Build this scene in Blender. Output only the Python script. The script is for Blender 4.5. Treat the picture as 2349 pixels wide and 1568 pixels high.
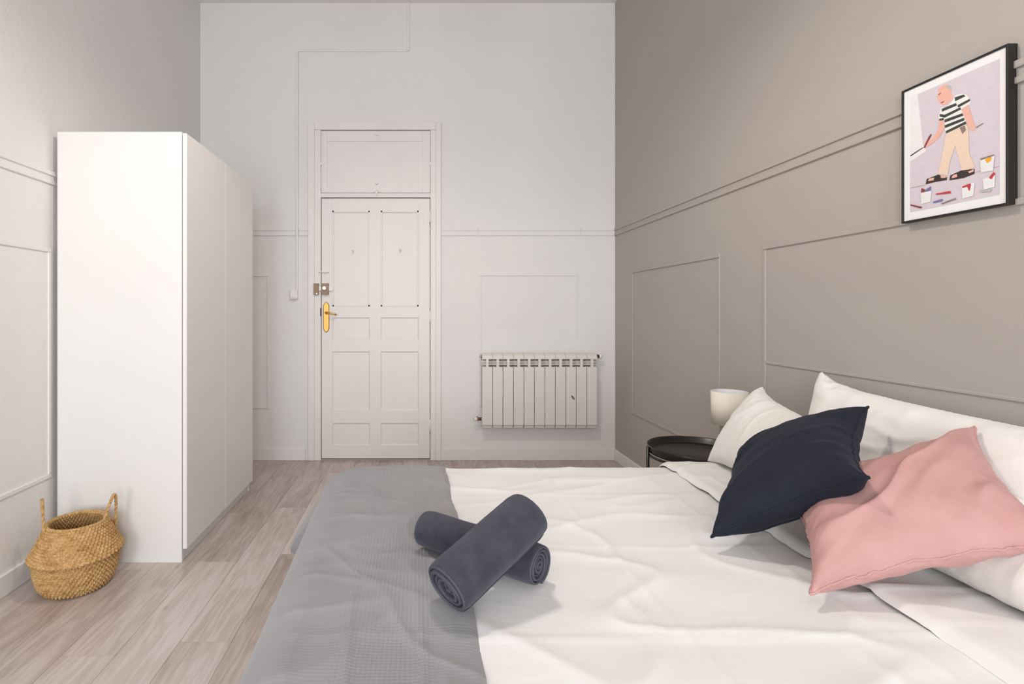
import bpy, bmesh, math, random
import numpy as np
from mathutils import Vector, Matrix, noise

random.seed(7)
for o in list(bpy.data.objects):
    bpy.data.objects.remove(o, do_unlink=True)
scene = bpy.context.scene
COL = scene.collection
PI = math.pi

# ------------------------------------------------------------------ camera
# The room: x to the right, y into the depth of the room, z up. Camera 1.177 m above the floor.
cam_d = bpy.data.cameras.new('camera')
cam_d.sensor_fit = 'HORIZONTAL'
cam_d.sensor_width = 36.0
cam_d.lens = 36.0 * 1219.0 / 2349.0
cam_d.shift_x = (1174.5 - 957.0) / 2349.0
cam_d.shift_y = -(784.0 - 712.0) / 2349.0
cam_d.clip_start = 0.05
cam = bpy.data.objects.new('camera', cam_d)
cam.location = (0.0, 0.0, 1.177)
cam.rotation_euler = (PI / 2, 0, 0)
COL.objects.link(cam)
scene.camera = cam

# ------------------------------------------------------------------ world and light
world = bpy.data.worlds.new('world')
scene.world = world
world.use_nodes = True
bg = world.node_tree.nodes['Background']
bg.inputs[0].default_value = (0.75, 0.86, 1.0, 1)
bg.inputs[1].default_value = 1.0

def area_light(name, loc, rot, sx, sy, power, color):
    d = bpy.data.lights.new(name, 'AREA')
    d.shape = 'RECTANGLE'; d.size = sx; d.size_y = sy
    d.energy = power; d.color = color
    o = bpy.data.objects.new(name, d)
    o.location = loc; o.rotation_euler = rot
    COL.objects.link(o)
    return o

# daylight coming in through the two tall windows behind the camera
area_light('window_wardrobe_side_offscreen', (-0.95, -2.79, 1.55), (PI / 2, 0, 0), 1.1, 2.0, 66, (0.90, 0.955, 1.0))
area_light('window_grey_wall_side_offscreen', (0.75, -2.79, 1.55), (PI / 2, 0, 0), 1.1, 2.0, 66, (0.90, 0.955, 1.0))
LAMP_POWER = 64

scene.view_settings.view_transform = 'Standard'
scene.view_settings.look = 'None'
scene.view_settings.gamma = 1.0
scene.view_settings.use_curve_mapping = False
scene.view_settings.exposure = 0.13

# ------------------------------------------------------------------ helpers
def lin(c):
    c = c / 255.0
    return c / 12.92 if c <= 0.04045 else ((c + 0.055) / 1.055) ** 2.4

def rgb(r, g, b):
    return (lin(r), lin(g), lin(b), 1.0)

class Mat:
    def __init__(self, name, col, rough=0.6, metal=0.0, spec=0.5):
        self.m = bpy.data.materials.new(name)
        self.m.use_nodes = True
        self.nt = self.m.node_tree
        self.b = self.nt.nodes['Principled BSDF']
        self.b.inputs['Base Color'].default_value = col
        self.b.inputs['Roughness'].default_value = rough
        self.b.inputs['Metallic'].default_value = metal
        self.b.inputs['Specular IOR Level'].default_value = spec
    def n(self, t, **kw):
        nd = self.nt.nodes.new(t)
        for k, v in kw.items():
            if isinstance(v, (int, float, tuple)) and k in [i.name for i in nd.inputs]:
                nd.inputs[k].default_value = v
            else:
                setattr(nd, k, v)
        return nd
    def l(self, a, b):
        self.nt.links.new(a, b)
    def coords(self, scale=(1, 1, 1)):
        tc = self.n('ShaderNodeTexCoord')
        mp = self.n('ShaderNodeMapping')
        mp.inputs['Scale'].default_value = scale
        self.l(tc.outputs['Object'], mp.inputs[0])
        return mp.outputs[0]
    def noise(self, scale, detail=4, rough=0.5, stretch=(1, 1, 1), vec=None):
        nz = self.n('ShaderNodeTexNoise')
        nz.inputs['Scale'].default_value = scale
        nz.inputs['Detail'].default_value = detail
        nz.inputs['Roughness'].default_value = rough
        self.l(vec if vec else self.coords(stretch), nz.inputs['Vector'])
        return nz.outputs['Fac']
    def ramp(self, fac, stops):
        r = self.n('ShaderNodeValToRGB')
        e = r.color_ramp.elements
        e[0].position, e[0].color = stops[0]
        e[1].position, e[1].color = stops[-1]
        for p, c in stops[1:-1]:
            k = e.new(p); k.color = c
        self.l(fac, r.inputs[0])
        return r.outputs[0]
    def mul(self, a, b, t='MULTIPLY'):
        m = self.n('ShaderNodeMath', operation=t)
        for i, v in enumerate((a, b)):
            if isinstance(v, (int, float)):
                m.inputs[i].default_value = v
            else:
                self.l(v, m.inputs[i])
        return m.outputs[0]
    def color(self, sock):
        self.l(sock, self.b.inputs['Base Color'])
    def bump(self, h, strength=0.2, dist=0.005):
        bp = self.n('ShaderNodeBump')
        bp.inputs['Strength'].default_value = strength
        bp.inputs['Distance'].default_value = dist
        self.l(h, bp.inputs['Height'])
        self.l(bp.outputs[0], self.b.inputs['Normal'])

def speckle(name, c0, c1, scale, rough, bump=0.0, bscale=None, bdist=0.003, stretch=(1, 1, 1), spec=0.4):
    m = Mat(name, c0, rough, 0.0, spec)
    m.color(m.ramp(m.noise(scale, 4, 0.55, stretch), [(0.3, c0), (0.7, c1)]))
    if bump:
        m.bump(m.noise(bscale or scale * 6, 4, 0.6, stretch), bump, bdist)
    return m

M = {}
M['wall'] = speckle('white_wall_paint', rgb(231, 228, 226), rgb(235, 232, 229), 1.5, 0.7, 0.35, 9, 0.004).m
M['wall_left'] = speckle('white_plaster_paint', rgb(231, 228, 226), rgb(235, 232, 229), 1.5, 0.7, 0.55, 14, 0.006).m
M['grey_wall'] = speckle('warm_grey_wall_paint', rgb(176, 168, 162), rgb(180, 172, 165), 2.0, 0.55, 0.3, 30, 0.002, (1, 0.25, 1)).m
M['ceiling'] = speckle('ceiling_paint', rgb(236, 232, 230), rgb(238, 234, 232), 2.0, 0.8).m
M['trim'] = speckle('white_trim_paint', rgb(233, 229, 226), rgb(237, 234, 231), 3.0, 0.45, 0.15, 30, 0.002).m
M['door'] = speckle('off_white_door_enamel', rgb(235, 229, 225), rgb(238, 233, 229), 2.5, 0.42, 0.2, 22, 0.002).m
M['latch'] = Mat('dark_iron_latch', rgb(70, 62, 56), 0.5, 0.6).m
M['radiator'] = speckle('radiator_enamel', rgb(226, 220, 214), rgb(229, 223, 217), 4, 0.35).m
M['wardrobe'] = speckle('wardrobe_white_laminate', rgb(234, 231, 228), rgb(236, 233, 230), 2, 0.35).m
M['plinth'] = Mat('wardrobe_plinth_white', rgb(232, 229, 226), 0.5).m
M['brass'] = Mat('polished_brass', rgb(205, 163, 92), 0.42, 1.0).m
M['lock'] = speckle('bronze_lock_enamel', rgb(164, 136, 112), rgb(150, 124, 102), 60, 0.45).m
M['steel'] = Mat('brushed_nickel', rgb(205, 196, 188), 0.3, 1.0).m
M['brown_brass'] = Mat('aged_valve_brass', rgb(135, 108, 80), 0.35, 0.9).m
M['plastic'] = Mat('white_plastic', rgb(236, 232, 229), 0.35).m
M['black'] = Mat('black_powder_coat', rgb(30, 27, 26), 0.32).m
M['frame_black'] = Mat('black_picture_frame', rgb(26, 23, 22), 0.4).m
M['mark'] = Mat('grey_scuff', rgb(120, 112, 106), 0.8).m
M['glass'] = None
g = Mat('window_glass', rgb(235, 240, 242), 0.03)
g.b.inputs['Transmission Weight'].default_value = 1.0
M['glass'] = g.m

# lamp shade: thin cream fabric letting a little light through
m = Mat('cream_lamp_fabric', rgb(240, 231, 217), 0.8)
m.bump(m.noise(60, 2, 0.5, (1, 1, 6)), 0.15, 0.001)
M['shade'] = m.m
M['shade_in'] = Mat('white_lamp_lining', rgb(240, 238, 238), 0.8).m
M['lamp_base'] = speckle('taupe_lamp_base', rgb(176, 163, 148), rgb(168, 155, 140), 20, 0.5).m

# laminate planks
m = Mat('grey_oak_laminate', rgb(190, 178, 172), 0.30, 0.0, 0.5)
tc = m.n('ShaderNodeTexCoord'); oi = m.n('ShaderNodeObjectInfo')
off = m.n('ShaderNodeVectorMath', operation='SCALE')
cmb = m.n('ShaderNodeCombineXYZ')
m.l(oi.outputs['Random'], cmb.inputs[0]); m.l(oi.outputs['Random'], cmb.inputs[1])
m.l(cmb.outputs[0], off.inputs[0]); off.inputs['Scale'].default_value = 37.0
add = m.n('ShaderNodeVectorMath', operation='ADD')
m.l(tc.outputs['Object'], add.inputs[0]); m.l(off.outputs[0], add.inputs[1])
mp1 = m.n('ShaderNodeMapping'); mp1.inputs['Scale'].default_value = (7, 0.7, 1); m.l(add.outputs[0], mp1.inputs[0])
n1 = m.noise(1.6, 4, 0.5, vec=mp1.outputs[0])
rings = m.n('ShaderNodeMath', operation='SINE'); m.l(m.mul(n1, 55.0), rings.inputs[0])
mp2 = m.n('ShaderNodeMapping'); mp2.inputs['Scale'].default_value = (110, 2.2, 1); m.l(add.outputs[0], mp2.inputs[0])
fib = m.noise(1.0, 5, 0.65, vec=mp2.outputs[0])
mp3 = m.n('ShaderNodeMapping'); mp3.inputs['Scale'].default_value = (9, 1.6, 1); m.l(add.outputs[0], mp3.inputs[0])
blot = m.noise(1.0, 3, 0.5, vec=mp3.outputs[0])
knot = m.n('ShaderNodeTexVoronoi'); knot.inputs['Scale'].default_value = 1.0
mp4 = m.n('ShaderNodeMapping'); mp4.inputs['Scale'].default_value = (5.5, 2.6, 1); m.l(add.outputs[0], mp4.inputs[0])
m.l(mp4.outputs[0], knot.inputs['Vector'])
kn = m.ramp(knot.outputs['Distance'], [(0.015, (1, 1, 1, 1)), (0.07, (0, 0, 0, 1))])
v = m.mul(rings.outputs[0], 0.06)
v = m.mul(v, m.mul(fib, 0.26), 'ADD')
v = m.mul(v, m.mul(blot, 0.50), 'ADD')
v = m.mul(v, m.mul(oi.outputs['Random'], 0.20), 'ADD')
v = m.mul(v, m.mul(kn, -0.16), 'ADD')
m.color(m.ramp(v, [(0.20, rgb(152, 136, 128)), (0.45, rgb(188, 174, 167)), (0.60, rgb(204, 193, 188)), (0.85, rgb(216, 207, 203))]))
m.bump(fib, 0.08, 0.001)
M['plank'] = m.m
M['subfloor'] = Mat('floor_underlay', rgb(188, 174, 167), 0.9).m

# bedding
def cloth(name, c0, c1, scale=3.0, weave=900, bump=0.12, sheen=0.15, rough=0.85, wr=0.0, wscale=10, stretch=(1, 1, 1)):
    m = Mat(name, c0, rough, 0.0, 0.2)
    m.color(m.ramp(m.noise(scale, 3), [(0.35, c0), (0.65, c1)]))
    m.b.inputs['Sheen Weight'].default_value = sheen
    h = m.noise(weave, 2, 0.5)
    if wr:
        h = m.mul(m.mul(h, 0.05), m.mul(m.noise(wscale, 4, 0.55, stretch), wr), 'ADD')
    m.bump(h, bump, 0.01 if wr else 0.001)
    return m.m
M['duvet'] = cloth('white_cotton_duvet', rgb(232, 230, 228), rgb(235, 233, 231), wr=1.0, bump=0.26, wscale=7, stretch=(0.6, 1.6, 1))
M['sheet'] = cloth('white_cotton_sheet', rgb(232, 229, 226), rgb(235, 232, 229), wr=1.0, bump=0.12, wscale=9)
M['pillow'] = cloth('white_cotton_pillowcase', rgb(236, 232, 227), rgb(239, 235, 230), wr=1.0, bump=0.14, wscale=9)
M['mattress'] = cloth('white_mattress_ticking', rgb(228, 225, 221), rgb(232, 229, 225))
M['bed_frame'] = Mat('grey_bed_base_fabric', rgb(120, 114, 110), 0.9).m

def velvet(name, c0, c1, sh, shw=0.9):
    m = Mat(name, c0, 0.75, 0.0, 0.25)
    lw = m.n('ShaderNodeTexNoise')
    lw.inputs['Scale'].default_value = 11; lw.inputs['Detail'].default_value = 5
    m.l(m.coords((1, 1, 1)), lw.inputs['Vector'])
    m.color(m.ramp(lw.outputs['Fac'], [(0.3, c0), (0.7, c1)]))
    m.b.inputs['Sheen Weight'].default_value = shw
    m.b.inputs['Sheen Roughness'].default_value = 0.4
    m.b.inputs['Sheen Tint'].default_value = sh
    m.bump(m.mul(m.noise(13, 3, 0.5, (1.0, 0.5, 1.0)), m.mul(m.noise(700, 1), 0.03), 'ADD'), 0.24, 0.012)
    return m.m
M['navy'] = velvet('navy_velvet', rgb(24, 26, 38), rgb(31, 34, 47), rgb(120, 125, 150), 0.15)
M['pink'] = velvet('dusty_pink_velvet', rgb(190, 143, 139), rgb(200, 155, 150), rgb(255, 225, 220), 0.2)

m = Mat('charcoal_terry', rgb(64, 64, 72), 0.95, 0.0, 0.1)
m.color(m.ramp(m.noise(28, 5, 0.6), [(0.3, rgb(58, 58, 66)), (0.7, rgb(74, 74, 83))]))
m.b.inputs['Sheen Weight'].default_value = 0.35
m.b.inputs['Sheen Tint'].default_value = rgb(180, 180, 195)
m.bump(m.mul(m.noise(420, 3, 0.7), m.mul(m.noise(40, 3), 1.5), 'ADD'), 0.5, 0.003)
M['terry'] = m.m
m = Mat('charcoal_hem', rgb(84, 84, 94), 0.8, 0.0, 0.2)
m.bump(m.noise(500, 2), 0.3, 0.001)
M['hem'] = m.m

# grey throw: plain weave with a waffle woven strip down its middle
m = Mat('grey_woven_throw', rgb(140, 138, 140), 0.9, 0.0, 0.15)
tc = m.n('ShaderNodeTexCoord'); sp = m.n('ShaderNodeSeparateXYZ')
m.l(tc.outputs['Object'], sp.inputs[0])
def rib(sock, period):
    s = m.n('ShaderNodeMath', operation='SINE')
    m.l(m.mul(sock, 2 * PI / period), s.inputs[0])
    return s.outputs[0]
def band(sock, lo, hi, soft=0.004):
    a = m.n('ShaderNodeMapRange'); a.inputs[1].default_value = lo - soft; a.inputs[2].default_value = lo + soft
    b = m.n('ShaderNodeMapRange'); b.inputs[1].default_value = hi + soft; b.inputs[2].default_value = hi - soft
    m.l(sock, a.inputs[0]); m.l(sock, b.inputs[0])
    return m.mul(a.outputs[0], b.outputs[0])
rx = rib(sp.outputs[0], 0.0085); ry = rib(sp.outputs[1], 0.0085)
strip = band(sp.outputs[0], -0.150, 0.030)
cross = m.mul(band(sp.outputs[1], -0.65, -0.40), 1.0)
strip_x = m.mul(strip, m.mul(rx, 0.5))
waf = m.mul(strip_x, m.mul(m.mul(strip, m.mul(ry, 0.12)), m.mul(cross, m.mul(ry, 0.2)), 'ADD'), 'ADD')
fine = m.noise(380, 2, 0.6)
hgt = m.mul(waf, m.mul(fine, 0.25), 'ADD')
m.bump(hgt, 0.40, 0.0016)
cn = m.noise(5, 3)
cc = m.mul(m.mul(cn, 0.35), m.mul(fine, 0.18), 'ADD')
m.color(m.ramp(cc, [(0.0, rgb(122, 120, 124)), (0.28, rgb(148, 146, 149)), (0.6, rgb(164, 162, 165))]))
m.b.inputs['Sheen Weight'].default_value = 0.2
M['throw'] = m.m

# seagrass
m = Mat('seagrass_weave', rgb(190, 150, 98), 0.7, 0.0, 0.3)
nz = m.noise(26, 5, 0.65, (1, 1, 2.2))
fin = m.noise(160, 3, 0.6, (1, 1, 1.6))
mixv = m.mul(m.mul(nz, 0.55), m.mul(fin, 0.5), 'ADD')
m.color(m.ramp(mixv, [(0.36, rgb(140, 100, 52)), (0.5, rgb(192, 150, 94)), (0.66, rgb(219, 184, 134))]))
m.bump(fin, 0.3, 0.002)
M['seagrass'] = m.m
M['rope'] = speckle('seagrass_rope', rgb(178, 134, 78), rgb(216, 178, 124), 60, 0.7, 0.4, 200, 0.002).m

# ------------------------------------------------------------------ mesh builder
class MB:
    def __init__(self):
        self.v, self.f, self.mi, self.sm = [], [], [], []
    def add(self, vs, fs, smooth=False, mi=0):
        n = len(self.v)
        self.v += [tuple(p) for p in vs]
        for f in fs:
            self.f.append(tuple(i + n for i in f)); self.mi.append(mi); self.sm.append(smooth)
        return self
    def box(self, x0, x1, y0, y1, z0, z1, bev=0.0, seg=1, mi=0, smooth=False):
        bm = bmesh.new()
        bmesh.ops.create_cube(bm, size=1.0)
        for w in bm.verts:
            w.co = Vector(((x0 + x1) / 2 + w.co.x * (x1 - x0), (y0 + y1) / 2 + w.co.y * (y1 - y0), (z0 + z1) / 2 + w.co.z * (z1 - z0)))
        if bev:
            bmesh.ops.bevel(bm, geom=list(bm.edges), offset=bev, segments=seg, affect='EDGES', profile=0.5)
        bm.verts.index_update()
        self.add([w.co for w in bm.verts], [[w.index for w in f.verts] for f in bm.faces], smooth, mi)
        bm.free()
        return self
    def loft(self, rings, close_ring=True, cap0=False, cap1=False, smooth=True, mi=0):
        n = len(rings[0]); vs = [p for r in rings for p in r]; fs = []
        for i in range(len(rings) - 1):
            for j in range(n if close_ring else n - 1):
                a = i * n + j; b = i * n + (j + 1) % n
                fs.append((a, b, b + n, a + n))
        self.add(vs, fs, smooth, mi)
        base = len(self.v) - len(vs)
        if cap0:
            self.f.append(tuple(base + j for j in reversed(range(n)))); self.mi.append(mi); self.sm.append(False)
        if cap1:
            k = base + (len(rings) - 1) * n
            self.f.append(tuple(k + j for j in range(n))); self.mi.append(mi); self.sm.append(False)
        return self
    def cyl(self, p0, p1, r0, r1=None, n=16, smooth=True, mi=0):
        p0, p1 = Vector(p0), Vector(p1); r1 = r0 if r1 is None else r1
        a = (p1 - p0).normalized()
        s = a.orthogonal().normalized(); t = a.cross(s)
        ring = lambda c, r: [c + (s * math.cos(2 * PI * k / n) + t * math.sin(2 * PI * k / n)) * r for k in range(n)]
        return self.loft([ring(p0, r0), ring(p1, r1)], True, True, True, smooth, mi)
    def tube(self, path, r, n=8, closed=False, smooth=True, mi=0):
        path = [Vector(p) for p in path]; rings = []; L = len(path)
        prev = None
        for i, p in enumerate(path):
            if closed:
                d = path[(i + 1) % L] - path[i - 1]
            else:
                d = path[min(i + 1, L - 1)] - path[max(i - 1, 0)]
            d.normalize()
            s = d.orthogonal().normalized() if prev is None else (prev - d * prev.dot(d)).normalized()
            prev = s
            t = d.cross(s)
            rr = r(i / (L - 1)) if callable(r) else r
            rings.append([p + (s * math.cos(2 * PI * k / n) + t * math.sin(2 * PI * k / n)) * rr for k in range(n)])
        if closed:
            rings.append(rings[0])
        return self.loft(rings, True, not closed, not closed, smooth, mi)
    def lathe(self, prof, c, n=48, smooth=True, mi=0, cap0=False, cap1=False):
        cx, cy, cz = c
        return self.loft([[(cx + r * math.cos(2 * PI * k / n), cy + r * math.sin(2 * PI * k / n), cz + z) for k in range(n)] for r, z in prof],
                         True, cap0, cap1, smooth, mi)
    def grid(self, fn, nu, nv, smooth=True, mi=0):
        vs = [fn(i / nu, j / nv) for i in range(nu + 1) for j in range(nv + 1)]
        fs = [(i * (nv + 1) + j, (i + 1) * (nv + 1) + j, (i + 1) * (nv + 1) + j + 1, i * (nv + 1) + j + 1) for i in range(nu) for j in range(nv)]
        return self.add(vs, fs, smooth, mi)
    def mesh(self, name, mats, org=(0, 0, 0)):
        me = bpy.data.meshes.new(name)
        ox, oy, oz = org
        me.from_pydata([(x - ox, y - oy, z - oz) for x, y, z in self.v], [], self.f)
        for mt in (mats if isinstance(mats, (list, tuple)) else [mats]):
            me.materials.append(mt)
        me.polygons.foreach_set('material_index', self.mi)
        me.polygons.foreach_set('use_smooth', self.sm)
        me.update()
        return me

ORG = {}
def tag(o, label, cat, group=None, kind=None):
    o['label'] = label; o['category'] = cat
    if group: o['group'] = group
    if kind: o['kind'] = kind
    return o
def thing(name, loc, label, cat, group=None, kind=None):
    o = bpy.data.objects.new(name, None)
    o.empty_display_size = 0.05
    o.location = loc
    COL.objects.link(o)
    ORG[o.name] = tuple(loc)
    return tag(o, label, cat, group, kind)
def whole(name, mb, mat, loc, label, cat, group=None, kind=None):
    """a thing that is one mesh (it may still get child parts)"""
    o = bpy.data.objects.new(name, mb.mesh(name, mat, loc))
    o.location = loc
    COL.objects.link(o)
    ORG[o.name] = tuple(loc)
    return tag(o, label, cat, group, kind)
def part(name, mb, mat, parent, label=None):
    org = ORG[parent.name]
    o = bpy.data.objects.new(name, mb.mesh(name, mat, org))
    o.parent = parent
    COL.objects.link(o)
    ORG[o.name] = org
    if label: o['label'] = label
    return o
def nz(x, y, z=0.0):
    return noise.noise(Vector((x, y, z)))
def sstep(a, b, x):
    t = min(1, max(0, (x - a) / (b - a)))
    return t * t * (3 - 2 * t)

# ------------------------------------------------------------------ room shell
XL, XR, YB, YR, ZC = -1.71, 1.56, 4.19, -2.80, 3.60
T = 0.12
DOOR_X0, DOOR_X1, DOOR_TOP = -0.79, 0.113, 2.60     # opening behind the door casing

fl = whole('floor', MB().box(XL, XR, YR, YB, -0.05, -0.010), M['subfloor'], (0, 1.4, -0.05),
           'grey oak laminate floor of long planks running toward the door', 'floor', kind='structure')
PITCH, PLEN, GAP = 0.185, 1.285, 0.0009
seams = [-1.215 + PITCH * k for k in range(-3, 16)]
full_mesh = {}
for r, sx in enumerate(seams):
    x0, x1 = max(XL, sx), min(XR, sx + PITCH)
    if x1 - x0 < 0.005: continue
    y = YR - (r * 0.47 % 1.0) * PLEN
    while y < YB:
        y0, y1 = max(YR, y), min(YB, y + PLEN)
        if y1 - y0 > 0.01:
            w, l = x1 - x0 - GAP, y1 - y0 - GAP
            key = (round(w, 4), round(l, 4))
            if key not in full_mesh:
                full_mesh[key] = MB().box(-w / 2, w / 2, -l / 2, l / 2, -0.010, 0.0, 0.0006).mesh('plank', M['plank'])
            p = bpy.data.objects.new('plank', full_mesh[key])
            p.location = ((x0 + x1) / 2, (y0 + y1) / 2 - 1.4, 0.05)
            p.parent = fl
            COL.objects.link(p)
        y += PLEN

wb = MB()
wb.box(XL - T, DOOR_X0, YB, YB + T, -0.05, ZC)
wb.box(DOOR_X1, XR + T, YB, YB + T, -0.05, ZC)
wb.box(DOOR_X0, DOOR_X1, YB, YB + T, DOOR_TOP, ZC)
whole('wall_back', wb, M['wall'], (0, YB, 0), 'white painted wall holding the old door and the radiator', 'wall', kind='structure')
whole('wall_left', MB().box(XL - T, XL, YR, YB, -0.05, ZC), M['wall_left'], (XL, 1.4, 0),
      'white rough plaster wall behind the wardrobe', 'wall', kind='structure')
whole('wall_right', MB().box(XR, XR + T, YR, YB, -0.05, ZC), M['grey_wall'], (XR, 1.4, 0),
      'warm grey painted wall behind the bed pillows', 'wall', kind='structure')
whole('ceiling', MB().box(XL - T, XR + T, YR - T, YB + T, ZC, ZC + 0.1), M['ceiling'], (0, 1.4, ZC),
      'plain pale ceiling above the white walls', 'ceiling', kind='structure')
# rear wall behind the camera with two tall windows
WIN = [(-1.5, -0.4), (0.2, 1.3)]
WZ0, WZ1 = 0.55, 2.55
wr = MB()
xs = [XL - T, WIN[0][0], WIN[0][1], WIN[1][0], WIN[1][1], XR + T]
for a, b in ((0, 1), (2, 3), (4, 5)):
    wr.box(xs[a], xs[b], YR - T, YR, -0.05, ZC)
for a, b in WIN:
    wr.box(a, b, YR - T, YR, -0.05, WZ0); wr.box(a, b, YR - T, YR, WZ1, ZC)
whole('wall_rear', wr, M['wall'], (0, YR, 0), 'white wall with two tall windows opposite the door', 'wall', kind='structure')
for i, (a, b) in enumerate(WIN):
    w = thing('window_%d' % (i + 1), ((a + b) / 2, YR - 0.06, WZ0), 'tall white two-leaf window opposite the door, ' + ('nearer the wardrobe wall' if i == 0 else 'nearer the grey wall'), 'window', kind='structure')
    f = MB()
    f.box(a, a + 0.05, YR - 0.09, YR - 0.04, WZ0, WZ1); f.box(b - 0.05, b, YR - 0.09, YR - 0.04, WZ0, WZ1)
    f.box(a + .05, b - .05, YR - 0.09, YR - 0.04, WZ0, WZ0 + 0.06); f.box(a + .05, b - .05, YR - 0.09, YR - 0.04, WZ1 - 0.05, WZ1)
    mid = (a + b) / 2
    f.box(mid - 0.04, mid + 0.04, YR - 0.09, YR - 0.04, WZ0 + .06, WZ1 - .05)
    part('window_frame', f, M['trim'], w)
    part('pane', MB().box(a + 0.05, mid - 0.04, YR - 0.068, YR - 0.062, WZ0 + 0.06, WZ1 - 0.05), M['glass'], w)
    part('pane', MB().box(mid + 0.04, b - 0.05, YR - 0.068, YR - 0.062, WZ0 + 0.06, WZ1 - 0.05), M['glass'], w)
    part('window_sill', MB().box(a - 0.03, b + 0.03, YR - 0.04, YR + 0.03, WZ0 - 0.03, WZ0, 0.004), M['trim'], w)

# ------------------------------------------------------------------ skirting
BH, BT = 0.091, 0.014
def base(name, x0, x1, y0, y1, label):
    whole(name, MB().box(x0, x1, y0, y1, 0, BH, 0.003, 2), M['trim'], ((x0 + x1) / 2, (y0 + y1) / 2, 0), label, 'baseboard', kind='structure')
base('baseboard_back', XL, -0.880, YB - BT, YB, 'white baseboard between the wardrobe and the door casing')
base('baseboard_back_radiator', 0.187, XR, YB - BT, YB, 'white baseboard below the radiator')
base('baseboard_left', XL, XL + BT, YR, YB - BT, 'white baseboard running behind the basket and wardrobe')
base('baseboard_right', XR - BT, XR, YR, YB - BT, 'white baseboard under the grey wall')

# ------------------------------------------------------------------ wall mouldings
tn = [0]
def trim(label, strips, mat, side):
    """strips: (u0, u1, z0, z1) on a wall; side 'back' (u = x), 'left' / 'right' (u = y)"""
    tn[0] += 1
    u = sum(s[0] + s[1] for s in strips) / (2 * len(strips)); z = min(s[2] for s in strips)
    loc = {'back': (u, YB, z), 'left': (XL, u, z), 'right': (XR, u, z)}[side]
    t = thing('trim_%d' % tn[0], loc, label, 'moulding', kind='structure')
    for s in strips:
        u0, u1, z0, z1 = s[:4]; d = s[4] if len(s) > 4 else (0.0045 if side == 'right' and z1 - z0 > u1 - u0 else 0.007)
        mb = MB()
        if side == 'back': mb.box(u0, u1, YB - d, YB + .002, z0, z1, 0.0028, 2)
        elif side == 'left': mb.box(XL - .002, XL + d, u0, u1, z0, z1, 0.0028, 2)
        else: mb.box(XR - d, XR + .002, u0, u1, z0, z1, 0.0028, 2)
        part('strip', mb, mat, t)
    return t
def frame_strips(u0, u1, z0, z1, w=0.018):
    return [(u0, u1, z1 - w, z1), (u0, u1, z0, z0 + w), (u0, u0 + w, z0 + w, z1 - w), (u1 - w, u1, z0 + w, z1 - w)]
def rail(u0, u1, z0=1.765, z1=1.825):
    return [(u0, u1, z0 + 0.008, z1 - 0.008, 0.004), (u0, u1, z1 - 0.020, z1, 0.011), (u0, u1, z0, z0 + 0.018, 0.009)]
trim('white chair rail between the wardrobe and the door casing', rail(XL, -0.957) + rail(-0.933, -0.858), M['wall'], 'back')
trim('white chair rail from the door casing to the grey wall above the radiator', rail(0.187, 0.478) + rail(0.484, 1.287) + rail(1.293, XR), M['wall'], 'back')
trim('white moulding frame half hidden by the wardrobe', frame_strips(-1.66, -1.165, 0.405, 1.462), M['wall'], 'back')
trim('white moulding frame cut short above the radiator',
     [(0.489, 1.262, 1.450, 1.468), (0.489, 0.507, 0.42, 1.450), (1.244, 1.262, 0.961, 1.450)], M['wall'], 'back')
trim('grey double chair rail along the grey wall behind the picture', rail(YR, YB), M['grey_wall'], 'right')
trim('grey moulding frame behind the night table and lamp', frame_strips(2.735, 3.86, 0.432, 1.468), M['grey_wall'], 'right')
trim('large grey moulding frame above the bed pillows', [(0.35, 2.393, 1.450, 1.468), (2.375, 2.393, 0.44, 1.450), (0.35, 2.375, 0.940, 0.952, 0.005), (0.35, 0.368, 0.44, 1.450)], M['grey_wall'], 'right')
trim('white chair rail along the wall behind the wardrobe', rail(YR, YB), M['wall_left'], 'left')
trim('white moulding frame beside the wardrobe above the basket', frame_strips(0.75, 2.478, 0.400, 1.468, 0.020), M['wall_left'], 'left')

# ------------------------------------------------------------------ door with transom
door = thing('door_1', (-0.335, YB, 0), 'old off-white panelled door with brass handle and blind transom', 'door', kind='structure')
c = MB()          # outer casing
CY = YB - 0.022
for x0, x1 in ((-0.857, -0.806), (0.146, 0.187)):
    c.box(x0, x1, CY, YB + .01, 0, 2.652, 0.004, 2)
c.box(-0.806, 0.146, CY, YB + .01, 2.596, 2.652, 0.004, 2)
part('casing', c, M['door'], door)
c = MB()          # inner jambs and the bar over the leaf
c.box(-0.806, -0.757, YB - 0.014, YB + 0.03, 0, 2.596, 0.002)
c.box(0.104, 0.146, YB - 0.014, YB + 0.03, 0, 2.596, 0.002)
c.box(-0.757, 0.104, YB - 0.014, YB + 0.03, 2.066, 2.100, 0.002)
part('jamb', c, M['door'], door)
part('rebate', MB().box(-0.80, 0.12, YB + 0.034, YB + 0.045, 0, 2.60), M['door'], door)
part('threshold', MB().box(-0.757, 0.104, YB - 0.002, YB + 0.034, 0.0, 0.007), M['subfloor'], door)
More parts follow.
